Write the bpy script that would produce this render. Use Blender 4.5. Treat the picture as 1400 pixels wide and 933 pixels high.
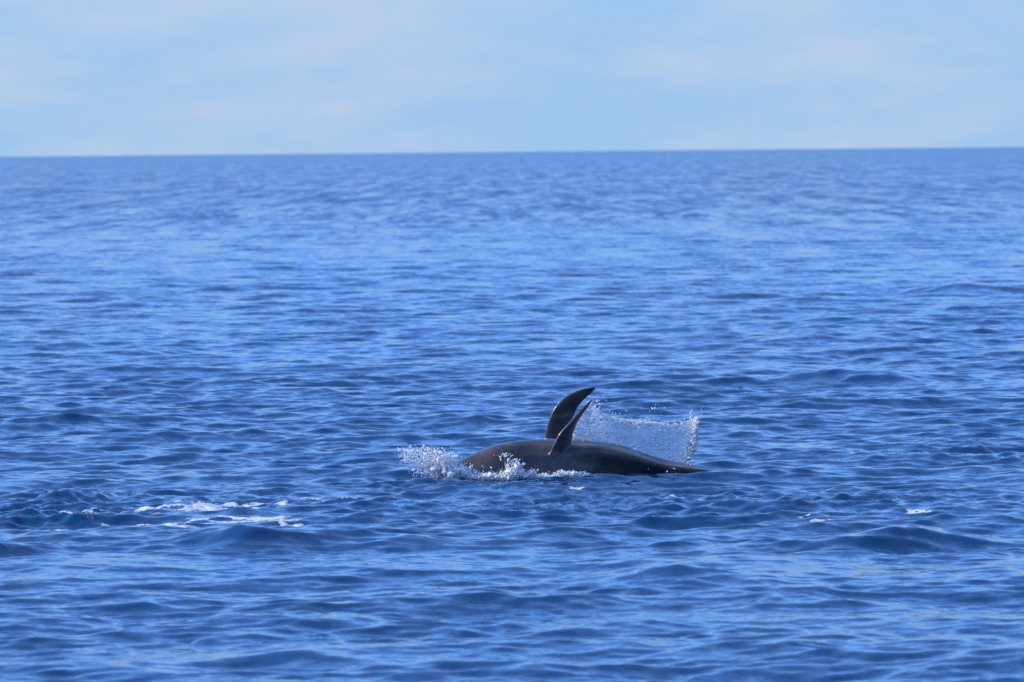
import bpy, bmesh, math, random
import numpy as np
from mathutils import Matrix, Vector

for o in list(bpy.data.objects):
    bpy.data.objects.remove(o)
scene = bpy.context.scene
R = math.radians
random.seed(7)
rng = np.random.default_rng(11)

# ------------------------------------------------------------------ camera
CAM_H = 3.35
LENS = 205.0
PITCH = R(1.864)
ROLL = R(-0.55)
cam_d = bpy.data.cameras.new('camera')
cam = bpy.data.objects.new('camera', cam_d)
scene.collection.objects.link(cam)
CAM_ROT = Matrix.Rotation(math.pi / 2 - PITCH, 3, 'X') @ Matrix.Rotation(ROLL, 3, 'Z')
cam.matrix_world = Matrix.Translation((0, 0, CAM_H)) @ CAM_ROT.to_4x4()
cam_d.sensor_width = 36
cam_d.lens = LENS
cam_d.clip_start = 0.5
cam_d.clip_end = 60000
cam_d.dof.use_dof = True
cam_d.dof.focus_distance = 60.0
cam_d.dof.aperture_fstop = 5.0
scene.camera = cam
scene.render.resolution_x = 1024
scene.render.resolution_y = 682

# ------------------------------------------------------------------ sky and sun
SUN_DIR = Vector((-0.82, 0.04, 0.55)).normalized()      # towards the sun
sun_el = math.asin(SUN_DIR.z)
sun_az = math.atan2(SUN_DIR.x, SUN_DIR.y)                # clockwise from +Y
world = bpy.data.worlds.new('World')
scene.world = world
world.use_nodes = True
wn = world.node_tree
wn.nodes.clear()


def node(nt, kind, **kw):
    n = nt.nodes.new(kind)
    for k, v in kw.items():
        if k.startswith('i_'):
            n.inputs[k[2:].replace('_', ' ')].default_value = v
        else:
            setattr(n, k, v)
    return n


def link(nt, a, b):
    nt.links.new(a, b)


out = node(wn, 'ShaderNodeOutputWorld')
bg = node(wn, 'ShaderNodeBackground')
bg.inputs['Strength'].default_value = 0.125
sky = node(wn, 'ShaderNodeTexSky', sky_type='NISHITA')
sky.sun_disc = False
sky.sun_elevation = sun_el
sky.sun_rotation = sun_az
sky.altitude = 0
sky.air_density = 0.8
sky.dust_density = 0.0
sky.ozone_density = 6.0
tint = node(wn, 'ShaderNodeMix', data_type='RGBA', blend_type='MULTIPLY')
tint.inputs[0].default_value = 1.0
tint.inputs[7].default_value = (0.74, 1.66, 2.75, 1)
link(wn, sky.outputs[0], tint.inputs[6])
tc = node(wn, 'ShaderNodeTexCoord')
mp = node(wn, 'ShaderNodeMapping')
mp.inputs['Scale'].default_value = (24.0, 24.0, 85.0)
mp.inputs['Location'].default_value = (7.3, 1.4, 0.6)
link(wn, tc.outputs['Generated'], mp.inputs['Vector'])
cl = node(wn, 'ShaderNodeTexNoise')
cl.inputs['Scale'].default_value = 1.0
cl.inputs['Detail'].default_value = 5.0
cl.inputs['Roughness'].default_value = 0.58
link(wn, mp.outputs[0], cl.inputs['Vector'])
cr = node(wn, 'ShaderNodeValToRGB')
cr.color_ramp.elements[0].position = 0.40
cr.color_ramp.elements[0].color = (0, 0, 0, 1)
cr.color_ramp.elements[1].position = 0.68
cr.color_ramp.elements[1].color = (1, 1, 1, 1)
link(wn, cl.outputs['Fac'], cr.inputs[0])
cf = node(wn, 'ShaderNodeMath', operation='MULTIPLY')
cf.inputs[1].default_value = 0.6
link(wn, cr.outputs[0], cf.inputs[0])
cm = node(wn, 'ShaderNodeMix', data_type='RGBA')
link(wn, cf.outputs[0], cm.inputs[0])
sepw = node(wn, 'ShaderNodeSeparateXYZ')
link(wn, tc.outputs['Generated'], sepw.inputs[0])
hz = node(wn, 'ShaderNodeMapRange', interpolation_type='SMOOTHERSTEP')
hz.inputs['From Min'].default_value = 0.0
hz.inputs['From Max'].default_value = 0.20
hz.inputs['To Min'].default_value = 0.95
hz.inputs['To Max'].default_value = 0.05
link(wn, sepw.outputs['Z'], hz.inputs['Value'])
veil = node(wn, 'ShaderNodeMix', data_type='RGBA')
link(wn, hz.outputs[0], veil.inputs[0])
link(wn, tint.outputs[2], veil.inputs[6])
veil.inputs[7].default_value = (2.7, 4.2, 6.4, 1)
link(wn, veil.outputs[2], cm.inputs[6])
cm.inputs[7].default_value = (4.5, 5.2, 6.3, 1)
link(wn, cm.outputs[2], bg.inputs['Color'])
link(wn, bg.outputs[0], out.inputs['Surface'])

sun_d = bpy.data.lights.new('sun', 'SUN')
sun_d.energy = 5.0
sun_d.angle = R(0.53)
sun_d.color = (1.0, 0.95, 0.88)
sun = bpy.data.objects.new('sun', sun_d)
scene.collection.objects.link(sun)
sun.rotation_euler = (-SUN_DIR).to_track_quat('-Z', 'Y').to_euler()
sun.location = (-30, 30, 40)

vs = scene.view_settings
vs.view_transform = 'Standard'
vs.look = 'None'
vs.exposure = 0.0
vs.gamma = 1.0
vs.use_curve_mapping = False

# ------------------------------------------------------------------ measuring helpers
FPX = 1400 * LENS / 36.0


def ray(px, py):
    return CAM_ROT @ Vector(((px - 700) / FPX, (466.5 - py) / FPX, -1.0))


def at(px, py, Y):
    d = ray(px, py)
    t = Y / d.y
    return Vector((d.x * t, Y, CAM_H + d.z * t))


def on_sea(px, py):
    d = ray(px, py)
    t = -CAM_H / d.z
    return Vector((d.x * t, d.y * t, 0))


# ------------------------------------------------------------------ numpy noise
def vnoise(x, y, seed=0):
    xi = np.floor(x).astype(np.int64)
    yi = np.floor(y).astype(np.int64)
    fx = x - xi
    fy = y - yi
    fx = fx * fx * fx * (fx * (fx * 6 - 15) + 10)
    fy = fy * fy * fy * (fy * (fy * 6 - 15) + 10)

    def h(a, b):
        n = (a * 374761393 + b * 668265263 + seed * 974634517) & 0xffffffff
        n = ((n ^ (n >> 13)) * 1274126177) & 0xffffffff
        return ((n ^ (n >> 16)) & 0xffff) / 65535.0
    return (h(xi, yi) * (1 - fx) + h(xi + 1, yi) * fx) * (1 - fy) + (h(xi, yi + 1) * (1 - fx) + h(xi + 1, yi + 1) * fx) * fy


def fbm(x, y, octv=4, seed=0, gain=0.5):
    s = 0.0
    a = 1.0
    t = 0.0
    for k in range(octv):
        s = s + a * vnoise(x * 2 ** k + 17.3 * k, y * 2 ** k - 9.1 * k, seed + k)
        t += a
        a *= gain
    return s / t


# ------------------------------------------------------------------ the sea surface as a function
NW = 190
lam = 0.20 * (8.0 / 0.20) ** (rng.random(NW) ** 1.15)
lam.sort()
spread = rng.normal(0, 0.62, NW)
wdir = R(-78) + spread                        # travelling mostly towards the camera
kx = 2 * math.pi / lam * np.cos(wdir)
ky = 2 * math.pi / lam * np.sin(wdir)
ph = rng.random(NW) * 2 * math.pi
slope = 0.0190 * np.where(lam > 0.9, (0.9 / lam) ** 0.55, 1.0)
amp = slope * lam / (2 * math.pi) * (0.6 + 0.8 * rng.random(NW))

# humps: the larger single waves that can be told apart (pixel of the crest, width, depth, height)
HUMPS = [(630, 656, 0.7, 0.55, 0.065), (760, 658, 0.8, 0.4, 0.03), (275, 674, 0.95, 1.1, 0.15), (322, 719, 0.42, 0.55, 0.19), (425, 738, 0.5, 0.7, 0.05), (-25, 735, 0.40, 0.6, 0.15), (85, 677, 0.55, 0.7, 0.13), (500, 690, 0.9, 0.6, 0.06),
         (920, 783, 0.55, 0.55, 0.15), (830, 795, 0.7, 0.6, 0.07), (1070, 872, 0.55, 0.5, 0.12), (860, 880, 0.4, 0.5, 0.06),
         (1230, 728, 0.5, 0.6, 0.12), (1130, 742, 0.5, 0.6, 0.05), (1000, 662, 0.40, 0.25, 0.06), (1015, 683, 0.55, 0.4, 0.13), (1050, 660, 0.25, 0.2, 0.05),
         (410, 893, 0.5, 0.5, 0.11), (70, 832, 0.5, 0.5, 0.10), (570, 800, 0.6, 0.5, 0.07), (640, 668, 0.7, 0.5, 0.08), (790, 668, 0.6, 0.4, 0.05),
         (790, 724, 0.5, 0.5, 0.06), (1310, 388, 1.3, 3.0, 0.25), (1180, 512, 1.0, 1.4, 0.14), (1290, 840, 0.5, 0.5, 0.06),
         (330, 850, 0.5, 0.5, 0.06), (180, 905, 0.6, 0.5, 0.09), (700, 910, 0.6, 0.5, 0.07), (1120, 815, 0.4, 0.5, 0.05), (110, 365, 2.2, 4, 0.14), (760, 540, 1.1, 1.6, 0.10)]
def hump(a, b, w, d, h):
    h = h * (0.62 if b > 760 else 0.9)
    g = on_sea(a, b)
    for k in range(3):                       # the crest stands above the ground point it hides
        g = on_sea(a, b + 0.95 * h * FPX / g.y)
    return g, w * 1.15, d, h


HUMPS = [hump(*q) for q in HUMPS]


def bump(x, y, cx, cy, wx, wy):
    return np.exp(-((x - cx) / wx) ** 2 - ((y - cy) / wy) ** 2)


def sea(x, y, sp):
    """x, y: flat float arrays; sp: grid spacing there. Returns displaced xyz."""
    X = x.astype(np.float32)
    Y = y.astype(np.float32)
    h = np.zeros_like(X)
    dx = np.zeros_like(X)
    dy = np.zeros_like(X)
    near = np.exp(-np.clip(np.hypot(X, Y - 60) - 20, 0, None) / 60)
    # calm and ruffled patches
    mod = 0.70 + 0.75 * fbm(X / 9 + 5, Y / 26 + 3, 3, 5).astype(np.float32)
    calm = np.zeros_like(X)
    for a, b, wx, wy in ((200, 785, 2.6, 2.6), (600, 770, 2.6, 2.0), (1150, 780, 3.2, 1.8), (350, 900, 2.6, 1.2), (1050, 840, 2.2, 1.0)):
        c = on_sea(a, b)
        calm = np.maximum(calm, bump(X, Y, c.x, c.y, wx, wy))
    mod *= 1 - 0.62 * calm
    turb = np.zeros_like(X)
    for a, b, wx, wy, s in ((900, 690, 3.6, 2.2, 0.7), (60, 700, 1.2, 2.6, 1.0), (300, 690, 1.7, 2.4, 0.6), (620, 668, 1.2, 0.9, 0.7), (1330, 620, 1.6, 2.5, 0.5)):
        c = on_sea(a, b)
        turb = np.maximum(turb, s * bump(X, Y, c.x, c.y, wx, wy))
    for i in range(NW):
        w = np.clip((lam[i] / sp - 2.6) / 2.5, 0, 1).astype(np.float32)
        if lam[i] < 2.2:
            w = w * mod
        idx = w > 1e-3
        if not idx.any():
            continue
        p = np.float32(kx[i]) * X[idx] + np.float32(ky[i]) * Y[idx] + np.float32(ph[i])
        a = np.float32(amp[i]) * w[idx]
        if lam[i] < 0.6:
            a = a * (1 + 0.55 * turb[idx])
        h[idx] += a * np.cos(p)
        s = a * np.sin(p) * np.float32(0.9)
        dx[idx] -= s * np.float32(math.cos(wdir[i]))
        dy[idx] -= s * np.float32(math.sin(wdir[i]))
    for c, wx, wy, hh in HUMPS:
        rx = X - c.x
        wob = 0.35 * wy * np.sin(rx / wx * 1.7 + c.x * 5)
        ry = Y - c.y + wob
        # steep towards the camera, long behind, pointed crest
        q = np.where(ry < 0, ry / (wy * 0.55), ry / (wy * 1.3))
        h += hh * np.exp(-np.abs(rx / wx) ** 1.6 - np.abs(q) ** 1.7)
    # churned water of the old wake
    t2 = turb > 0.02
    if t2.any():
        n = fbm(X[t2] * 4.5, Y[t2] * 4.0, 4, 9, 0.6) - 0.5
        h[t2] += (0.16 * turb[t2] * n).astype(np.float32)
    return X + dx, Y + dy, h


# ------------------------------------------------------------------ material helpers
def mat(name):
    m = bpy.data.materials.new(name)
    m.use_nodes = True
    nt = m.node_tree
    nt.nodes.clear()
    o = node(nt, 'ShaderNodeOutputMaterial')
    b = node(nt, 'ShaderNodeBsdfPrincipled')
    link(nt, b.outputs[0], o.inputs['Surface'])
    return m, nt, b


def sea_material():
    m, nt, b = mat('sea_water')
    b.inputs['Base Color'].default_value = (0.002, 0.042, 0.118, 1)
    b.inputs['Roughness'].default_value = 0.07
    b.inputs['IOR'].default_value = 1.333
    geo = node(nt, 'ShaderNodeNewGeometry')
    tot = None
    for sc, k, det in (((0.10, 0.05, 1), 0.04, 2.0), ((1.1, 1.6, 1), 0.10, 3.0), ((5.5, 7.0, 1), 0.16, 2.0), ((22.0, 30.0, 1), 0.07, 2.0)):
        mpn = node(nt, 'ShaderNodeMapping')
        mpn.inputs['Scale'].default_value = sc
        link(nt, geo.outputs['Position'], mpn.inputs['Vector'])
        ns = node(nt, 'ShaderNodeTexNoise')
        ns.inputs['Scale'].default_value = 1.0
        ns.inputs['Detail'].default_value = det
        ns.inputs['Roughness'].default_value = 0.55
        link(nt, mpn.outputs[0], ns.inputs['Vector'])
        sub = node(nt, 'ShaderNodeVectorMath', operation='SUBTRACT')
        sub.inputs[1].default_value = (0.5, 0.5, 0.5)
        link(nt, ns.outputs['Color'], sub.inputs[0])
        mul = node(nt, 'ShaderNodeVectorMath', operation='MULTIPLY')
        mul.inputs[1].default_value = (2 * k * 0.8, 2 * k, 0)
        link(nt, sub.outputs[0], mul.inputs[0])
        if tot is None:
            tot = mul
        else:
            ad = node(nt, 'ShaderNodeVectorMath', operation='ADD')
            link(nt, tot.outputs[0], ad.inputs[0])
            link(nt, mul.outputs[0], ad.inputs[1])
            tot = ad
    # far out the mesh is too coarse for the short waves: their slopes live in the shading there
    spc = node(nt, 'ShaderNodeAttribute', attribute_name='spacing')
    far = node(nt, 'ShaderNodeMapRange')
    far.inputs['From Min'].default_value = 0.09
    far.inputs['From Max'].default_value = 1.3
    far.inputs['To Min'].default_value = 1.0
    far.inputs['To Max'].default_value = 2.0
    link(nt, spc.outputs['Fac'], far.inputs['Value'])
    fs = node(nt, 'ShaderNodeVectorMath', operation='SCALE')
    link(nt, tot.outputs[0], fs.inputs[0])
    link(nt, far.outputs[0], fs.inputs['Scale'])
    lean = node(nt, 'ShaderNodeMapRange')
    lean.inputs['From Min'].default_value = 0.08
    lean.inputs['From Max'].default_value = 1.3
    lean.inputs['To Min'].default_value = 0.0
    lean.inputs['To Max'].default_value = -0.11
    link(nt, spc.outputs['Fac'], lean.inputs['Value'])
    cmb = node(nt, 'ShaderNodeCombineXYZ')
    link(nt, lean.outputs[0], cmb.inputs['Y'])
    ad0 = node(nt, 'ShaderNodeVectorMath', operation='ADD')
    link(nt, geo.outputs['Normal'], ad0.inputs[0])
    link(nt, cmb.outputs[0], ad0.inputs[1])
    ramp = node(nt, 'ShaderNodeMapRange')
    ramp.inputs['From Min'].default_value = 0.09
    ramp.inputs['From Max'].default_value = 0.9
    link(nt, spc.outputs['Fac'], ramp.inputs['Value'])
    for sc, k in (((1.1, 0.09, 1), 0.22), ((0.38, 0.018, 1), 0.20)):
        mpn = node(nt, 'ShaderNodeMapping')
        mpn.inputs['Scale'].default_value = sc
        link(nt, geo.outputs['Position'], mpn.inputs['Vector'])
        ns = node(nt, 'ShaderNodeTexNoise')
        ns.inputs['Scale'].default_value = 1.0
        ns.inputs['Detail'].default_value = 3.0
        ns.inputs['Roughness'].default_value = 0.6
        link(nt, mpn.outputs[0], ns.inputs['Vector'])
        sb = node(nt, 'ShaderNodeMath', operation='SUBTRACT')
        link(nt, ns.outputs['Fac'], sb.inputs[0])
        sb.inputs[1].default_value = 0.5
        ml = node(nt, 'ShaderNodeMath', operation='MULTIPLY')
        link(nt, sb.outputs[0], ml.inputs[0])
        ml.inputs[1].default_value = 2 * k
        m2 = node(nt, 'ShaderNodeMath', operation='MULTIPLY')
        link(nt, ml.outputs[0], m2.inputs[0])
        link(nt, ramp.outputs[0], m2.inputs[1])
        cb = node(nt, 'ShaderNodeCombineXYZ')
        link(nt, m2.outputs[0], cb.inputs['Y'])
        adx = node(nt, 'ShaderNodeVectorMath', operation='ADD')
        link(nt, ad0.outputs[0], adx.inputs[0])
        link(nt, cb.outputs[0], adx.inputs[1])
        ad0 = adx
    ad = node(nt, 'ShaderNodeVectorMath', operation='ADD')
    link(nt, ad0.outputs[0], ad.inputs[0])
    link(nt, fs.outputs[0], ad.inputs[1])
    nm = node(nt, 'ShaderNodeVectorMath', operation='NORMALIZE')
    link(nt, ad.outputs[0], nm.inputs[0])
    link(nt, nm.outputs[0], b.inputs['Normal'])
    return m


def film_material():
    m, nt, b = mat('splash_film')
    b.inputs['Base Color'].default_value = (0.80, 0.90, 0.98, 1)
    b.inputs['Roughness'].default_value = 0.15
    b.inputs['IOR'].default_value = 1.333
    tr = node(nt, 'ShaderNodeBsdfTranslucent')
    tr.inputs['Color'].default_value = (0.80, 0.91, 1.0, 1)
    tp = node(nt, 'ShaderNodeBsdfTransparent')
    m1 = node(nt, 'ShaderNodeMixShader')
    m1.inputs[0].default_value = 0.5
    link(nt, b.outputs[0], m1.inputs[1])
    link(nt, tr.outputs[0], m1.inputs[2])
    m2 = node(nt, 'ShaderNodeMixShader')
    m2.inputs[0].default_value = 0.42
    link(nt, m1.outputs[0], m2.inputs[1])
    link(nt, tp.outputs[0], m2.inputs[2])
    link(nt, m2.outputs[0], [n for n in nt.nodes if n.type == 'OUTPUT_MATERIAL'][0].inputs['Surface'])
    return m


def foam_material():
    m, nt, b = mat('foam')
    geo = node(nt, 'ShaderNodeNewGeometry')
    ns = node(nt, 'ShaderNodeTexNoise')
    ns.inputs['Scale'].default_value = 14
    ns.inputs['Detail'].default_value = 4
    link(nt, geo.outputs['Position'], ns.inputs['Vector'])
    r = node(nt, 'ShaderNodeValToRGB')
    r.color_ramp.elements[0].position = 0.35
    r.color_ramp.elements[0].color = (0.42, 0.52, 0.62, 1)
    r.color_ramp.elements[1].position = 0.6
    r.color_ramp.elements[1].color = (0.74, 0.76, 0.77, 1)
    link(nt, ns.outputs['Fac'], r.inputs[0])
    link(nt, r.outputs[0], b.inputs['Base Color'])
    b.inputs['Roughness'].default_value = 0.6
    # thin foam is a lace of bubbles, thick foam is solid
    at_ = node(nt, 'ShaderNodeAttribute', attribute_name='thick')
    mpn = node(nt, 'ShaderNodeMapping')
    mpn.inputs['Scale'].default_value = (22, 9, 22)
    link(nt, geo.outputs['Position'], mpn.inputs['Vector'])
    n2 = node(nt, 'ShaderNodeTexNoise')
    n2.inputs['Scale'].default_value = 1.0
    n2.inputs['Detail'].default_value = 3.0
    link(nt, mpn.outputs[0], n2.inputs['Vector'])
    sm_ = node(nt, 'ShaderNodeMath', operation='MULTIPLY_ADD')
    link(nt, at_.outputs['Fac'], sm_.inputs[0])
    sm_.inputs[1].default_value = 0.55
    link(nt, n2.outputs['Fac'], sm_.inputs[2])
    al = node(nt, 'ShaderNodeMapRange')
    al.inputs['From Min'].default_value = 0.45
    al.inputs['From Max'].default_value = 1.05
    link(nt, sm_.outputs[0], al.inputs['Value'])
    link(nt, al.outputs[0], b.inputs['Alpha'])
    return m


def skin_material():
    m, nt, b = mat('whale_skin')
    geo = node(nt, 'ShaderNodeNewGeometry')
    ns = node(nt, 'ShaderNodeTexNoise')
    ns.inputs['Scale'].default_value = 3.0
    ns.inputs['Detail'].default_value = 5
    link(nt, geo.outputs['Position'], ns.inputs['Vector'])
    r = node(nt, 'ShaderNodeValToRGB')
    r.color_ramp.elements[0].position = 0.35
    r.color_ramp.elements[0].color = (0.018, 0.0175, 0.021, 1)
    r.color_ramp.elements[1].position = 0.68
    r.color_ramp.elements[1].color = (0.085, 0.069, 0.064, 1)
    link(nt, ns.outputs['Fac'], r.inputs[0])
    mpn = node(nt, 'ShaderNodeMapping')
    mpn.inputs['Scale'].default_value = (2.2, 9.0, 13.0)
    mpn.inputs['Rotation'].default_value = (0.2, -0.12, 0.3)
    link(nt, geo.outputs['Position'], mpn.inputs['Vector'])
    sk = node(nt, 'ShaderNodeTexNoise')
    sk.inputs['Scale'].default_value = 1.0
    sk.inputs['Detail'].default_value = 5.0
    link(nt, mpn.outputs[0], sk.inputs['Vector'])
    skr = node(nt, 'ShaderNodeMapRange')
    skr.inputs['From Min'].default_value = 0.52
    skr.inputs['From Max'].default_value = 0.75
    skr.inputs['To Max'].default_value = 0.5
    link(nt, sk.outputs['Fac'], skr.inputs['Value'])
    mxc = node(nt, 'ShaderNodeMix', data_type='RGBA')
    link(nt, skr.outputs[0], mxc.inputs[0])
    link(nt, r.outputs[0], mxc.inputs[6])
    mxc.inputs[7].default_value = (0.17, 0.145, 0.14, 1)
    link(nt, mxc.outputs[2], b.inputs['Base Color'])
    b.inputs['Roughness'].default_value = 0.34
    b.inputs['Coat Weight'].default_value = 0.4
    b.inputs['Coat Roughness'].default_value = 0.12
    b.inputs['Coat IOR'].default_value = 1.34
    b.inputs['IOR'].default_value = 1.42
    ns2 = node(nt, 'ShaderNodeTexNoise')
    ns2.inputs['Scale'].default_value = 26
    ns2.inputs['Detail'].default_value = 3
    link(nt, geo.outputs['Position'], ns2.inputs['Vector'])
    bp = node(nt, 'ShaderNodeBump')
    bp.inputs['Strength'].default_value = 0.12
    bp.inputs['Distance'].default_value = 0.02
    link(nt, ns2.outputs['Fac'], bp.inputs['Height'])
    link(nt, bp.outputs[0], b.inputs['Normal'])
    return m


def spray_material():
    m, nt, b = mat('white_water')
    b.inputs['Base Color'].default_value = (0.94, 0.94, 0.94, 1)
    b.inputs['Roughness'].default_value = 0.22
    b.inputs['IOR'].default_value = 1.333
    b.inputs['Transmission Weight'].default_value = 0.05
    tr = node(nt, 'ShaderNodeBsdfTranslucent')
    tr.inputs['Color'].default_value = (0.90, 0.92, 0.94, 1)
    mx = node(nt, 'ShaderNodeMixShader')
    mx.inputs[0].default_value = 0.30
    link(nt, b.outputs[0], mx.inputs[1])
    link(nt, tr.outputs[0], mx.inputs[2])
    link(nt, mx.outputs[0], [n for n in nt.nodes if n.type == 'OUTPUT_MATERIAL'][0].inputs['Surface'])
    return m


M_SPRAY = spray_material()
M_SEA = sea_material()
M_FILM = film_material()
M_FOAM = foam_material()
M_SKIN = skin_material()
m_eye, _, b_eye = mat('eye_dark')
b_eye.inputs['Base Color'].default_value = (0.01, 0.008, 0.007, 1)
b_eye.inputs['Roughness'].default_value = 0.1


def mesh_np(name, V, F, material, smooth=True):
    """V (n,3), F (m,3 or 4) numpy arrays -> mesh object (not parented)."""
    me = bpy.data.meshes.new(name)
    n, k = F.shape
    me.vertices.add(len(V))
    me.vertices.foreach_set('co', np.ascontiguousarray(V, dtype=np.float32).ravel())
    me.loops.add(n * k)
    me.loops.foreach_set('vertex_index', np.ascontiguousarray(F, dtype=np.int32).ravel())
    me.polygons.add(n)
    me.polygons.foreach_set('loop_start', np.arange(0, n * k, k, dtype=np.int32))
    me.update(calc_edges=True)
    if smooth:
        me.polygons.foreach_set('use_smooth', np.ones(n, dtype=bool))
    me.materials.append(material)
    o = bpy.data.objects.new(name, me)
    scene.collection.objects.link(o)
    return o


def tag(o, label=None, cat=None, group=None, kind=None):
    if label:
        o['label'] = label
    if cat:
        o['category'] = cat
    if group:
        o['group'] = group
    if kind:
        o['kind'] = kind
    return o


# ------------------------------------------------------------------ the sea as one sheet to the horizon
def build_sea():
    rows = [-30.0, -10.0, 2.0, 10.0, 16.0, 22.0, 26.0, 29.0, 31.0]
    y = 32.0
    while y < 30000:
        rows.append(y)
        r = float(np.exp(np.interp(math.log(y), np.log([32, 34, 36, 80, 350, 1500, 30000]), np.log([0.004, 0.004, 0.00085, 0.00085, 0.004, 0.02, 0.03]))))
        y += y * r
    rows = np.array(rows)
    dy = np.gradient(rows)
    half = 0.12
    dense = np.linspace(-half, half, 441)
    step = dense[1] - dense[0]
    mg = half + np.cumsum(step * 1.1 ** np.arange(1, 65))
    u = np.concatenate([-mg[::-1], dense, mg])
    du = np.gradient(u)
    wide = np.maximum(rows, 0) + np.where(rows < 32, (32 - rows) * 0.6, 0)
    gx = wide[:, None] * u[None, :]
    gy = np.repeat(rows[:, None], len(u), 1)
    sp = np.maximum(dy[:, None] * 0.9 + 0 * gx, wide[:, None] * du[None, :])
    sp = np.where(rows[:, None] < 31.5, 4.0, sp)
    n0, n1 = gx.shape
    x, y, z = sea(gx.ravel(), gy.ravel(), sp.ravel())
    V = np.stack([x, y, z], 1)
    idx = np.arange(n0 * n1).reshape(n0, n1)
    F = np.stack([idx[:-1, :-1].ravel(), idx[:-1, 1:].ravel(), idx[1:, 1:].ravel(), idx[1:, :-1].ravel()], 1)
    o = mesh_np('sea', V, F, M_SEA)
    sa = o.data.attributes.new('spacing', 'FLOAT', 'POINT')
    sa.data.foreach_set('value', sp.ravel().astype(np.float32))
    tag(o, 'deep blue rippled open sea reaching to the horizon', 'sea', kind='structure')
    print('sea rows', n0, 'cols', n1)


build_sea()


# ------------------------------------------------------------------ whales
def interp(t, pts):
    return np.interp(t, [p[0] for p in pts], [p[1] for p in pts])


def smooth_interp(t, pts):
    """Catmull-Rom-ish (monotone enough) interpolation."""
    xs = np.array([p[0] for p in pts])
    ys = np.array([p[1] for p in pts])
    m = np.gradient(ys, xs)
    t = np.clip(np.asarray(t, float), xs[0], xs[-1])
    i = np.clip(np.searchsorted(xs, t) - 1, 0, len(xs) - 2)
    h = xs[i + 1] - xs[i]
    s = (t - xs[i]) / h
    return (2 * s**3 - 3 * s**2 + 1) * ys[i] + (s**3 - 2 * s**2 + s) * h * m[i] + (-2 * s**3 + 3 * s**2) * ys[i + 1] + (s**3 - s**2) * h * m[i + 1]


def loft_rings(bm, rings):
    vs_ = [[bm.verts.new(p) for p in r] for r in rings]
    n = len(vs_[0])
    for a, b in zip(vs_[:-1], vs_[1:]):
        for k in range(n):
            bm.faces.new((a[k], a[(k + 1) % n], b[(k + 1) % n], b[k]))
    bm.faces.new(vs_[0][::-1])
    bm.faces.new(vs_[-1])


def blade(bm, lead, trail, thick, steps=26, n=14):
    """A fin: lead / trail are lists of 3D points root to tip with equal count."""
    L = np.array([list(p) for p in lead])
    T = np.array([list(p) for p in trail])
    tt = np.linspace(0, 1, len(L))
    tq = np.linspace(0, 1, steps)
    Ls = np.stack([smooth_interp(tq, list(zip(tt, L[:, k]))) for k in range(3)], 1)
    Ts = np.stack([smooth_interp(tq, list(zip(tt, T[:, k]))) for k in range(3)], 1)
    rings = []
    for j in range(steps):
        c = Ts[j] - Ls[j]
        up = (Ls[min(j + 1, steps - 1)] + Ts[min(j + 1, steps - 1)] - Ls[max(j - 1, 0)] - Ts[max(j - 1, 0)])
        nrm = np.cross(c, up)
        nl = np.linalg.norm(nrm)
        nrm = nrm / nl if nl > 1e-9 else np.array([0, 1, 0])
        th = thick[0] + (thick[1] - thick[0]) * tq[j]
        ring = []
        for q in range(n):
            a = 2 * math.pi * q / n
            f = 0.5 - 0.5 * math.cos(a)
            prof = math.sin(a) * (1 - 0.55 * f) * 0.62      # blunt in front, thin behind
            ring.append(Ls[j] + c * f + nrm * th * prof)
        rings.append(ring)
    loft_rings(bm, rings)


def finish_whale(name, bm, root_loc, voxel=0.011, smooth=4):
    me = bpy.data.meshes.new(name + '_raw')
    bm.normal_update()
    bmesh.ops.recalc_face_normals(bm, faces=bm.faces[:])
    bm.to_mesh(me)
    bm.free()
    tmp = bpy.data.objects.new(name + '_raw', me)
    scene.collection.objects.link(tmp)
    rm = tmp.modifiers.new('r', 'REMESH')
    rm.mode = 'VOXEL'
    rm.voxel_size = voxel
    sm = tmp.modifiers.new('s', 'SMOOTH')
    sm.factor = 0.5
    sm.iterations = smooth
    dg = bpy.context.evaluated_depsgraph_get()
    ev = tmp.evaluated_get(dg)
    m2 = bpy.data.meshes.new_from_object(ev)
    bpy.data.objects.remove(tmp)
    m2.name = name
    m2.transform(Matrix.Translation(-Vector(root_loc)))
    m2.materials.clear()
    m2.materials.append(M_SKIN)
    m2.polygons.foreach_set('use_smooth', np.ones(len(m2.polygons), dtype=bool))
    o = bpy.data.objects.new(name, m2)
    o.location = root_loc
    scene.collection.objects.link(o)
    print(name, len(m2.polygons))
    return o


def whale_body(bm, top, rad, yfun, roll, keel, xs, nose_squash=0.85):
    """Rings along X. top(x): silhouette height; rad(x); axis y; roll (toward the camera); keel strength behind the fin."""
    rings = []
    N = 48
    for x in xs:
        r = float(rad(x))
        k = float(keel(x))
        ro = float(roll(x))
        yc = float(yfun(x))
        zs = []
        for q in range(N):
            a = 2 * math.pi * q / N            # 0 = dorsal
            d = math.atan2(math.sin(a), math.cos(a))
            rr = r * (1 + k * math.exp(-(d / 0.24) ** 2) - 0.5 * k * (math.exp(-((abs(d) - 0.95) / 0.5) ** 2)))
            rr *= 1 - 0.06 * math.cos(2 * a)
            zs.append((rr, a))
        pts = [(-rr * math.sin(a + ro), rr * math.cos(a + ro)) for rr, a in zs]
        mx = max(p[1] for p in pts)
        c = float(top(x)) - mx
        rings.append([(x, yc + p[0], c + p[1]) for p in pts])
    loft_rings(bm, rings)


def wx(px):
    return (px - 700) / 132.9


YN = 59.75


def rx_at(px, py, Y):
    p = at(px, py, Y)
    return (p.x, p.z)


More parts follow.
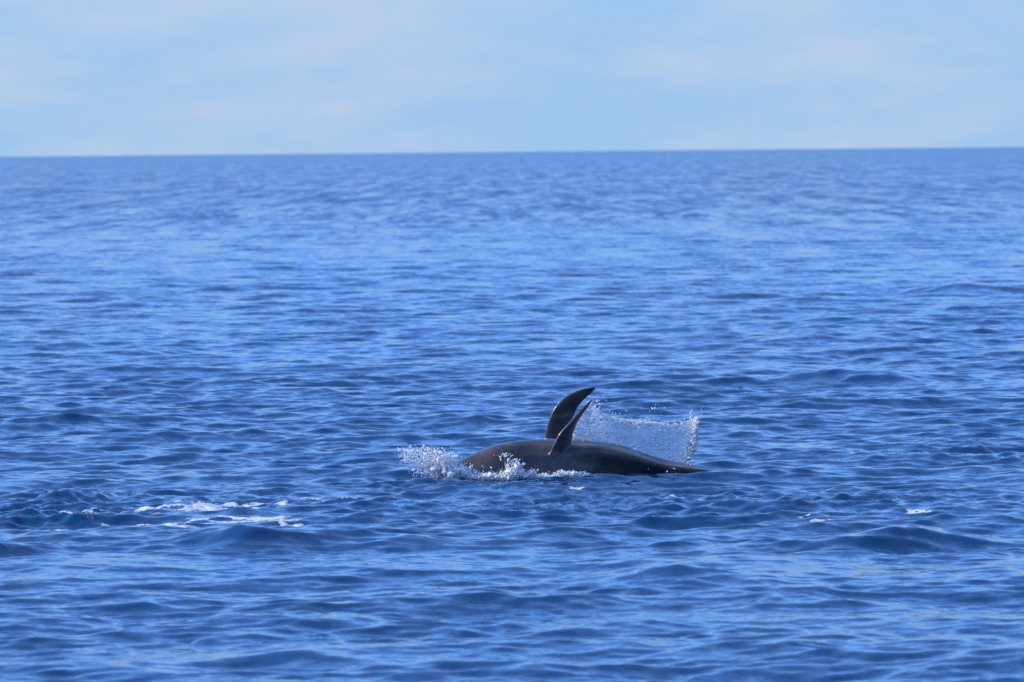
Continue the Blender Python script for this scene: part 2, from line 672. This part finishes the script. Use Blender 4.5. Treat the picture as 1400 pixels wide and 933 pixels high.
# ---- near whale
def build_near():
    bm = bmesh.new()
    prof = [(598, 652), (603, 642), (612, 636), (625, 630), (640, 621.5), (665, 610.5), (690, 604), (720, 601), (750, 600), (785, 601), (830, 606.5),
            (860, 614), (890, 624), (910, 629.5), (935, 634), (965, 639.5), (1000, 646), (1040, 654), (1080, 668)]
    pts = [rx_at(a, b, YN) for a, b in prof]

    def top(x):
        return smooth_interp(x, pts)
    radp = [(pts[0][0], 0.035), (-0.72, 0.10), (-0.62, 0.155), (-0.45, 0.225), (-0.2, 0.30), (0.1, 0.345), (0.45, 0.365), (0.8, 0.345), (1.15, 0.28), (1.5, 0.215), (1.9, 0.16), (2.3, 0.10), (pts[-1][0], 0.06)]

    def rad(x):
        return smooth_interp(x, radp)

    def yf(x):
        return YN + 0.42 * (min(x, 0.85) - 0.45) - 0.16 * max(x - 0.85, 0)

    def roll(x):
        return R(interp(x, [(-0.8, 15), (0.0, 34), (0.5, 48), (1.5, 60), (2.9, 50)]))

    def keel(x):
        return interp(x, [(-0.8, 0.0), (0.3, 0.02), (0.6, 0.16), (1.0, 0.34), (1.6, 0.42), (2.2, 0.4), (2.9, 0.3)])
    xs = np.concatenate([np.linspace(pts[0][0], -0.5, 14), np.linspace(-0.45, pts[-1][0], 60)])
    whale_body(bm, top, rad, yf, roll, keel, xs)
    # dorsal fin, swept back, leaning to the camera, its chord turned away
    lead = [(738, 634, -0.27), (750, 622.5, -0.33), (757, 608.5, -0.36), (765.5, 593, -0.37), (777.5, 580, -0.36), (784.5, 572, -0.34), (793, 562.5, -0.31), (801, 554, -0.28), (808.5, 546, -0.25)]
    trail = [(792, 634, -0.06), (784, 619, -0.13), (781.5, 607, -0.17), (783, 595, -0.19), (787.5, 583, -0.20), (791.5, 574.5, -0.21), (798, 565, -0.22), (804, 556.5, -0.225), (810, 546.5, -0.23)]
    L = [at(a, b, YN + c) for a, b, c in lead]
    T = [at(a, b, YN + c) for a, b, c in trail]
    blade(bm, L, T, (0.085, 0.018))
    # flippers and tail flukes, under water
    for s in (-1, 1):
        c = Vector((-0.12, yf(-0.12), -0.12))
        L = [c + Vector((0, s * 0.2, -0.08)), c + Vector((0.05, s * 0.40, -0.20)), c + Vector((0.25, s * 0.52, -0.32)), c + Vector((0.42, s * 0.56, -0.38))]
        T = [c + Vector((0.22, s * 0.2, -0.08)), c + Vector((0.26, s * 0.36, -0.2)), c + Vector((0.36, s * 0.48, -0.32)), c + Vector((0.45, s * 0.55, -0.38))]
        blade(bm, L, T, (0.06, 0.025), 14)
        c = Vector((2.78, yf(2.78), float(top(2.78)) - 0.07))
        L = [c + Vector((-0.12, 0, 0)), c + Vector((0.06, s * 0.2, -0.02)), c + Vector((0.22, s * 0.36, -0.03)), c + Vector((0.38, s * 0.46, -0.04))]
        T = [c + Vector((0.26, 0, 0)), c + Vector((0.27, s * 0.2, -0.02)), c + Vector((0.33, s * 0.36, -0.03)), c + Vector((0.42, s * 0.47, -0.04))]
        blade(bm, L, T, (0.06, 0.025), 14)
    root = (0.45, yf(0.45), -0.4)
    o = finish_whale('whale', bm, root)
    tag(o, 'wet dark grey whale rolled on the surface, slim fin leaning from its flank', 'whale', 'whales swimming side by side')
    for px, py in ((648, 641),):
        x = at(px, py, YN).x
        r = float(rad(x))
        bme = bmesh.new()
        bmesh.ops.create_icosphere(bme, subdivisions=2, radius=0.014)
        me = bpy.data.meshes.new('eye')
        bme.to_mesh(me)
        bme.free()
        me.materials.append(m_eye)
        e = bpy.data.objects.new('eye', me)
        scene.collection.objects.link(e)
        e.parent = o
        e.location = Vector((x, yf(x) - r * 0.97, float(top(x)) - r)) - Vector(root)
    return top, rad, yf


N_TOP, N_RAD, N_Y = build_near()

YF = 60.75


def build_far():
    bm = bmesh.new()
    prof = [(650, 668), (662, 645), (680, 628), (705, 613), (735, 603.5), (765, 599.5), (790, 599), (815, 600.8), (835, 604.2), (855, 610), (875, 616.5), (895, 625), (915, 634), (940, 643), (980, 654), (1050, 672), (1110, 688)]
    pts = [rx_at(a, b, YF) for a, b in prof]

    def top(x):
        return smooth_interp(x, pts)
    x0 = pts[0][0]
    radp = [(x0, 0.035), (x0 + 0.08, 0.12), (x0 + 0.2, 0.18), (x0 + 0.45, 0.27), (0.3, 0.33), (0.7, 0.34), (1.1, 0.29), (1.6, 0.19), (2.1, 0.12), (pts[-1][0], 0.06)]

    def rad(x):
        return smooth_interp(x, radp)

    def yf(x):
        return YF + 0.05 * (x - 0.45)
    xs = np.concatenate([np.linspace(x0, x0 + 0.3, 14), np.linspace(x0 + 0.34, pts[-1][0], 60)])
    whale_body(bm, top, rad, yf, lambda x: R(4), lambda x: interp(x, [(-0.8, 0), (0.6, 0.03), (1.2, 0.12), (3, 0.25)]), xs)
    lead = [(738, 618), (743.5, 603), (746, 589), (750.5, 573), (757, 559), (768, 546.5), (784, 536.3), (799, 531.2), (813, 529.8)]
    trail = [(796, 616), (788, 602), (784, 590), (783.5, 578), (785.5, 567), (790.5, 557), (798, 548), (806, 540), (815, 531.3)]
    L = [at(a, b, YF - 0.02) for a, b in lead]
    T = [at(a, b, YF + 0.06) for a, b in trail]
    blade(bm, L, T, (0.10, 0.02))
    for s in (-1, 1):
        c = Vector((0.2, YF, -0.1))
        L = [c + Vector((0, s * 0.2, -0.08)), c + Vector((0.05, s * 0.40, -0.20)), c + Vector((0.25, s * 0.52, -0.32)), c + Vector((0.42, s * 0.56, -0.38))]
        T = [c + Vector((0.22, s * 0.2, -0.08)), c + Vector((0.26, s * 0.36, -0.2)), c + Vector((0.36, s * 0.48, -0.32)), c + Vector((0.45, s * 0.55, -0.38))]
        blade(bm, L, T, (0.06, 0.025), 14)
        xe = pts[-1][0] - 0.06
        c = Vector((xe, yf(xe), float(top(xe)) - 0.07))
        L = [c + Vector((-0.12, 0, 0)), c + Vector((0.06, s * 0.2, -0.02)), c + Vector((0.22, s * 0.36, -0.03)), c + Vector((0.38, s * 0.46, -0.04))]
        T = [c + Vector((0.26, 0, 0)), c + Vector((0.27, s * 0.2, -0.02)), c + Vector((0.33, s * 0.36, -0.03)), c + Vector((0.42, s * 0.47, -0.04))]
        blade(bm, L, T, (0.06, 0.025), 14)
    o = finish_whale('whale', bm, (0.5, YF, -0.4))
    tag(o, 'dark whale mostly hidden behind the rolled one, only its broad curved upright fin showing', 'whale', 'whales swimming side by side')


build_far()

# ------------------------------------------------------------------ splashes
bmi = bmesh.new()
bmesh.ops.create_icosphere(bmi, subdivisions=1, radius=1.0)
bmi.verts.ensure_lookup_table()
ICO_V = np.array([v.co[:] for v in bmi.verts])
ICO_F = np.array([[v.index for v in f.verts] for f in bmi.faces])
bmi.free()


def drops(P, rad, stretch=None, jitter=0.0):
    """P (n,3), rad (n,), stretch (n,3) optional direction*factor -> V, F of many little drops."""
    n = len(P)
    nv = len(ICO_V)
    base = np.repeat(ICO_V[None], n, 0)
    if jitter:
        base = base * (1 + jitter * rng.normal(0, 1, (n, nv, 1)))
    V = base * rad[:, None, None]
    if stretch is not None:
        ln = np.linalg.norm(stretch, axis=1)
        d = stretch / ln[:, None]
        along = (V * d[:, None, :]).sum(2)
        V = V + along[:, :, None] * d[:, None, :] * (ln - 1)[:, None, None]
    V = V + P[:, None, :]
    F = ICO_F[None] + (np.arange(n) * nv)[:, None, None]
    return V.reshape(-1, 3), F.reshape(-1, 3)


def at_np(px, py, Y):
    c = np.array(CAM_ROT)
    d = np.stack([(px - 700) / FPX, (466.5 - py) / FPX, -np.ones_like(px)], 1) @ c.T
    t = Y / d[:, 1]
    return np.stack([d[:, 0] * t, np.asarray(Y) + 0 * t, CAM_H + d[:, 2] * t], 1)


# --- curtain of water flung off the near fin
CU_TOP = [(783, 573), (795, 562), (806, 548), (814, 557), (824, 565), (835, 570.5), (860, 574), (890, 576), (915, 580), (932, 578.5), (945, 574), (953, 571)]
CU_BOT = [(783, 604), (830, 608), (860, 616), (890, 627), (915, 635), (940, 641), (953, 628)]


def curtain_y(px, v):
    u = (px - 783) / 170.0
    return YN + 0.06 + 0.42 * u + 0.10 * np.sin(u * 5.0) * (1 - v) + 0.10 * (1 - v)


def build_curtain():
    nu, nv = 250, 90
    U = np.linspace(783, 953, nu)
    Vv = np.linspace(0, 1, nv)
    g = np.array([(u, v) for v in Vv for u in U])
    px, v = g[:, 0], g[:, 1]
    tp = interp(px, CU_TOP) + 3.5 * (vnoise(px / 7, px * 0, 3) - 0.5) + 2.5 * (vnoise(px / 2.5, px * 0, 4) - 0.5)
    bt = interp(px, CU_BOT)
    py = tp + (bt - tp) * v
    rt = (px - 783) / 170
    px2 = px - np.clip((rt - 0.8) / 0.2, 0, 1) * np.clip((py - 600) / 40, 0, 1) * 14 + 1.5 * (vnoise(py / 4, px / 30, 8) - 0.5) * np.clip((rt - 0.9) * 10, 0, 1)
    P = at_np(px2, py, curtain_y(px, v))
    # ripples along the streaks (fanning from the fin), fine grain on top
    st = fbm((px + py * 1.3) / 2.2, (py - px * 0.25) / 9.0, 3, 21)
    gr = fbm(px / 1.6, py / 1.6, 2, 33)
    P[:, 1] += 0.022 * (st - 0.5) + 0.012 * (gr - 0.5)
    dens = 0.68 + 0.25 * (fbm(px / 14, py / 8, 3, 40) - 0.5) + 0.18 * rt
    dens = dens - np.clip(0.10 - v, 0, 0.1) * 3.0
    hole = fbm(px / 2.4, py / 2.0, 3, 50)
    keep = (hole < dens).reshape(nv, nu)
    idx = np.arange(nu * nv).reshape(nv, nu)
    F = np.stack([idx[:-1, :-1], idx[:-1, 1:], idx[1:, 1:], idx[1:, :-1]], 2).reshape(-1, 4)
    kf = (keep[:-1, :-1] & keep[:-1, 1:] & keep[1:, 1:] & keep[1:, :-1]).ravel()
    F = F[kf]
    used = np.unique(F)
    rem = -np.ones(len(P), int)
    rem[used] = np.arange(len(used))
    film = mesh_np('water_film', P[used], rem[F], M_FILM)
    sol = film.modifiers.new('thickness', 'SOLIDIFY')
    sol.thickness = 0.006
    # drops in the curtain
    n = 4200
    px = 783 + 170 * rng.random(n)
    v = rng.random(n) ** 0.9
    edge = rng.random(n)
    px = np.where(edge < 0.16, 953 - np.abs(rng.normal(0, 3.5, n)), px)
    v = np.where((edge > 0.16) & (edge < 0.36), np.abs(rng.normal(0, 0.04, n)), v)
    tp = interp(px, CU_TOP)
    bt = interp(px, CU_BOT)
    py = tp + (bt - tp) * v
    rt = (px - 783) / 170
    px = px - np.clip((rt - 0.8) / 0.2, 0, 1) * np.clip((py - 600) / 40, 0, 1) * 14
    Y = curtain_y(px, v) + rng.normal(0, 0.05, n)
    P = at_np(px, py, Y)
    rad = 0.0021 * np.exp(rng.normal(0, 0.5, n))
    rad = np.where(edge < 0.16, rad * 2.7, rad)
    stf = np.stack([0.8 + 0 * px, 0 * px, 0.55 - 0.9 * v + 0.3 * rng.normal(0, 1, n)], 1)
    stf /= np.linalg.norm(stf, axis=1)[:, None]
    stf *= (1.0 + 2.2 * rng.random(n))[:, None]
    V1, F1 = drops(P, rad, stf)
    # free drops above the rim
    m = 130
    px = 812 + 150 * rng.random(m)
    py = interp(px, CU_TOP) - np.abs(rng.normal(0, 6.5, m))
    hot = rng.random(m)
    px = np.where(hot < 0.12, 895 + rng.normal(0, 5, m), px)
    py = np.where(hot < 0.12, 561 + rng.normal(0, 5, m), py)
    px = np.where((hot > 0.12) & (hot < 0.24), 944 + rng.normal(0, 2, m), px)
    py = np.where((hot > 0.12) & (hot < 0.24), 566 + rng.normal(0, 6, m), py)
    px = np.where((hot > 0.24) & (hot < 0.36), 816 + rng.normal(0, 5, m), px)
    py = np.where((hot > 0.24) & (hot < 0.36), 548 + rng.normal(0, 5, m), py)
    P = at_np(px, py, YN + 0.2 + 0.3 * rng.random(m))
    V2, F2 = drops(P, 0.0045 * np.exp(rng.normal(0, 0.45, m)))
    V = np.concatenate([V1, V2])
    F = np.concatenate([F1, F2 + len(V1)])
    dr = mesh_np('drops', V, F, M_SPRAY)
    root = bpy.data.objects.new('water_curtain', None)
    root.location = (1.2, YN + 0.3, 0.1)
    scene.collection.objects.link(root)
    tag(root, 'thin pale curtain of water and drops flung off the slim fin', 'splash', kind='stuff')
    for o in (film, dr):
        o.parent = root
        o.matrix_parent_inverse = Matrix.Translation(-root.location)
        o['kind'] = 'stuff'


build_curtain()


# --- white water thrown up round the head and along the flank
def clump(px, py, sx, sy, n, r0, yc, sd=0.05, flat=0.0):
    n = int(n * 2.2)
    r0 = r0 * 0.62
    x = px + rng.normal(0, sx, n)
    y = py + rng.normal(0, sy, n) - flat * (x - px)
    return at_np(x, y, yc + rng.normal(0, sd, n)), r0 * np.exp(rng.normal(0, 0.5, n))


def merge(parts):
    return np.concatenate([p[0] for p in parts]), np.concatenate([p[1] for p in parts])


def fuse(o, voxel=0.0034):
    """Melt overlapping drops into ropes and lumps of water."""
    rm = o.modifiers.new('r', 'REMESH')
    rm.mode = 'VOXEL'
    rm.voxel_size = voxel
    sm = o.modifiers.new('s', 'SMOOTH')
    sm.factor = 0.5
    sm.iterations = 2
    m2 = bpy.data.meshes.new_from_object(o.evaluated_get(bpy.context.evaluated_depsgraph_get()))
    o.modifiers.clear()
    o.data = m2
    m2.polygons.foreach_set('use_smooth', np.ones(len(m2.polygons), dtype=bool))
    print(o.name, len(m2.polygons))
    return o


def build_splash(name, label, parts, jets):
    P, r = merge(parts)
    pts = [P]
    rs = [r]
    # thin curved jets: chains of drops getting smaller
    for (x0, y0, x1, y1, bend, r0, yc, n) in jets:
        t = np.linspace(0, 1, n)
        nx, ny = -(y1 - y0), (x1 - x0)
        jx = x0 + (x1 - x0) * t + nx * bend * np.sin(math.pi * t) + rng.normal(0, 0.35, n)
        jy = y0 + (y1 - y0) * t + ny * bend * np.sin(math.pi * t) + rng.normal(0, 0.35, n)
        pts.append(at_np(jx, jy, yc + rng.normal(0, 0.01, n)))
        rs.append(r0 * (1 - 0.6 * t) * np.exp(rng.normal(0, 0.3, n)))
    V, F = drops(np.concatenate(pts), np.concatenate(rs), jitter=0.12)
    o = mesh_np(name, V, F, M_SPRAY)
    o = fuse(o)
    tag(o, label, 'splash', kind='stuff')
    return o




def flank_y(px):
    x = (px - 700) / 132.9
    return N_Y(float(x)) - N_RAD(x) - 0.02


yh = float(flank_y(640))
parts = [clump(606, 643, 10, 6, 800, 0.0105, yh, 0.08), clump(625, 647, 12, 5, 750, 0.0105, yh, 0.06), clump(598, 636, 7, 6, 240, 0.0105, yh, 0.06), clump(618, 632, 4, 6, 160, 0.007, yh, 0.05),
         clump(588, 636, 10, 6, 330, 0.009, yh, 0.08), clump(600, 624, 11, 6, 230, 0.0075, yh, 0.08), clump(575, 621, 12, 5, 190, 0.0085, yh, 0.08, 0.1),
         clump(557, 622, 6, 5, 90, 0.008, yh, 0.08), clump(570, 645, 6, 4, 40, 0.0055, yh, 0.06), clump(585, 612, 16, 5, 50, 0.0045, yh, 0.08)]
jets = [(606, 640, 566, 646, -0.10, 0.012, yh, 60), (600, 632, 548, 628, -0.12, 0.010, yh, 50), (612, 634, 562, 612, -0.05, 0.009, yh, 60),
        (616, 640, 619, 618, 0.06, 0.009, yh, 30), (608, 630, 596, 608, 0.0, 0.007, yh, 30), (560, 628, 546, 631, 0.0, 0.008, yh, 16), (596, 625, 578, 606, -0.05, 0.007, yh, 30)]
build_splash('head_splash', 'white spray bursting up where the rolled whale pushes its snout through the water', parts, jets)
parts = []
for px in np.arange(640, 806, 4.0):
    k = 1.0 - 0.7 * np.clip((px - 720) / 90, 0, 1)
    parts.append(clump(px, 652.5 + 1.5 * math.sin(px / 9) - 4.5 * np.clip((px - 730) / 70, 0, 1), 3, 1.0 + 2.2 * k * rng.random(), int(34 + 60 * k * rng.random()), 0.009, float(flank_y(px)) - 0.04, 0.04))
build_splash('flank_splash', 'low white line of water breaking along the rolled whale\'s dark flank', parts, [])
yh = float(flank_y(700)) - 0.06
parts = [clump(700, 648, 8, 3.5, 420, 0.009, yh, 0.04), clump(705, 638, 4, 5, 180, 0.008, yh, 0.03), clump(728, 648, 4, 3, 80, 0.008, yh, 0.03), clump(690, 626, 5, 4, 14, 0.007, yh, 0.03), clump(692, 622, 4, 1.2, 25, 0.006, yh, 0.02)]
jets = [(700, 644, 707, 627, 0.08, 0.012, yh, 40), (694, 646, 690, 632, 0.0, 0.009, yh, 22), (696, 640, 702, 622, -0.25, 0.009, yh, 26), (684, 625, 685, 632, 0, 0.008, yh, 7), (728, 650, 727, 640, 0, 0.009, yh, 14)]
build_splash('flank_jet', 'small curling jet of white water standing against the rolled whale\'s side', parts, jets)


yh = float(flank_y(920)) + 0.05
parts = [clump(925, 642, 16, 2.2, 34, 0.006, yh, 0.05), clump(900, 646, 14, 1.5, 16, 0.0055, yh, 0.04), clump(944, 636, 3, 4, 20, 0.006, yh + 0.1, 0.04)]
build_splash('tail_spatter', 'thin spatter of drops over the tail end of the rolled whale', parts, [])


# ------------------------------------------------------------------ foam lying on the sea
def foam(name, label, blobs, thr=0.5, height=0.035, cell=(0.02, 0.035), seed=1, sc=(1.7, 2.0)):
    """blobs: (px, py, half width px, half depth in metres, strength)."""
    B = [(on_sea(a, b), w / 150.0, d, s * 1.32) for a, b, w, d, s in blobs]
    x0 = min(c.x - 2 * w for c, w, d, s in B)
    x1 = max(c.x + 2 * w for c, w, d, s in B)
    y0 = min(c.y - 2 * d for c, w, d, s in B)
    y1 = max(c.y + 2 * d for c, w, d, s in B)
    gx, gy = np.meshgrid(np.arange(x0, x1, cell[0]), np.arange(y0, y1, cell[1]))
    n0, n1 = gx.shape
    X, Y = gx.ravel(), gy.ravel()
    env = np.zeros_like(X)
    for c, w, d, s in B:
        env = np.maximum(env, s * bump(X, Y, c.x, c.y, w, d))
    wob = fbm(X * 2 + 3, Y * 1.1, 2, seed + 60) * 0.8
    n = fbm(X * sc[0] + wob, Y * sc[1] + wob, 5, seed, 0.6)
    rid = 1 - np.abs(2 * fbm(X * sc[0] * 1.3 + wob, Y * sc[1] * 1.3, 4, seed + 30, 0.55) - 1)
    fine = fbm(X * 14 + wob * 3, Y * 6, 3, seed + 90)
    mask = np.minimum(env, 1.02) * (0.35 * n + 0.65 * rid ** 2 + 0.6 * (fine - 0.5)) - thr
    hgt = np.clip(mask, 0, 0.4)
    sx, sy, sz = sea(X, Y, np.full_like(X, 0.05))
    lump = fbm(X * 18, Y * 9, 3, seed + 7)
    z = sz - 0.008 + height * np.clip(mask * 3.5 + 0.18, 0, 1) ** 0.7 * (0.30 + lump)
    P = np.stack([sx, sy, z], 1)
    keep = (mask > -0.05).reshape(n0, n1)
    idx = np.arange(n0 * n1).reshape(n0, n1)
    F = np.stack([idx[:-1, :-1], idx[:-1, 1:], idx[1:, 1:], idx[1:, :-1]], 2).reshape(-1, 4)
    kf = (keep[:-1, :-1] & keep[:-1, 1:] & keep[1:, 1:] & keep[1:, :-1]).ravel()
    F = F[kf]
    used = np.unique(F)
    rem = -np.ones(len(P), int)
    rem[used] = np.arange(len(used))
    o = mesh_np(name, P[used], rem[F], M_FOAM)
    at_ = o.data.attributes.new('thick', 'FLOAT', 'POINT')
    at_.data.foreach_set('value', np.clip(mask[used] * 4, 0, 1).astype(np.float32))
    tag(o, label, 'foam', kind='stuff')
    print(name, len(F))
    return o


foam('foam_patch', 'largest white foam patch, streaky, floating on churned water behind a smooth dark wave',
     [(265, 698, 85, 0.6, 1.0), (315, 703, 60, 0.5, 0.95), (205, 703, 50, 0.5, 0.80), (310, 714, 95, 0.6, 0.80), (150, 714, 80, 0.7, 0.55), (385, 716, 60, 0.7, 0.72), (110, 704, 70, 0.8, 0.55), (230, 720, 90, 0.6, 0.66), (60, 724, 70, 0.8, 0.55), (360, 694, 60, 0.6, 0.66)], 0.36, 0.016, seed=3, sc=(1.8, 2.8))
foam('foam_streak', 'thin broken foam streak on the dark water ahead of the spraying snout',
     [(420, 684, 36, 0.35, 0.80), (445, 694, 50, 0.6, 0.78), (480, 696, 40, 0.5, 0.76), (540, 692, 25, 0.4, 0.74)], 0.47, 0.016, seed=14, sc=(2.6, 3.0))
foam('foam_fleck', 'small foam flecks floating just below the white flank line of the rolled whale',
     [(708, 668, 24, 0.26, 0.88), (738, 665, 18, 0.2, 0.85), (680, 669, 16, 0.2, 0.8), (790, 671, 20, 0.25, 0.76)], 0.47, 0.016, seed=25, sc=(3.0, 3.5))
foam('foam_fleck', 'scattered pale foam flecks on the ruffled water beyond the rolled whale\'s tail',
     [(920, 680, 26, 0.3, 0.82), (958, 684, 16, 0.2, 0.82), (1090, 692, 30, 0.3, 0.75), (1140, 702, 50, 0.6, 0.75), (1260, 708, 45, 0.5, 0.75), (1120, 714, 50, 0.5, 0.75), (900, 714, 60, 0.6, 0.74)], 0.48, 0.014, seed=36, sc=(3.2, 4.0))
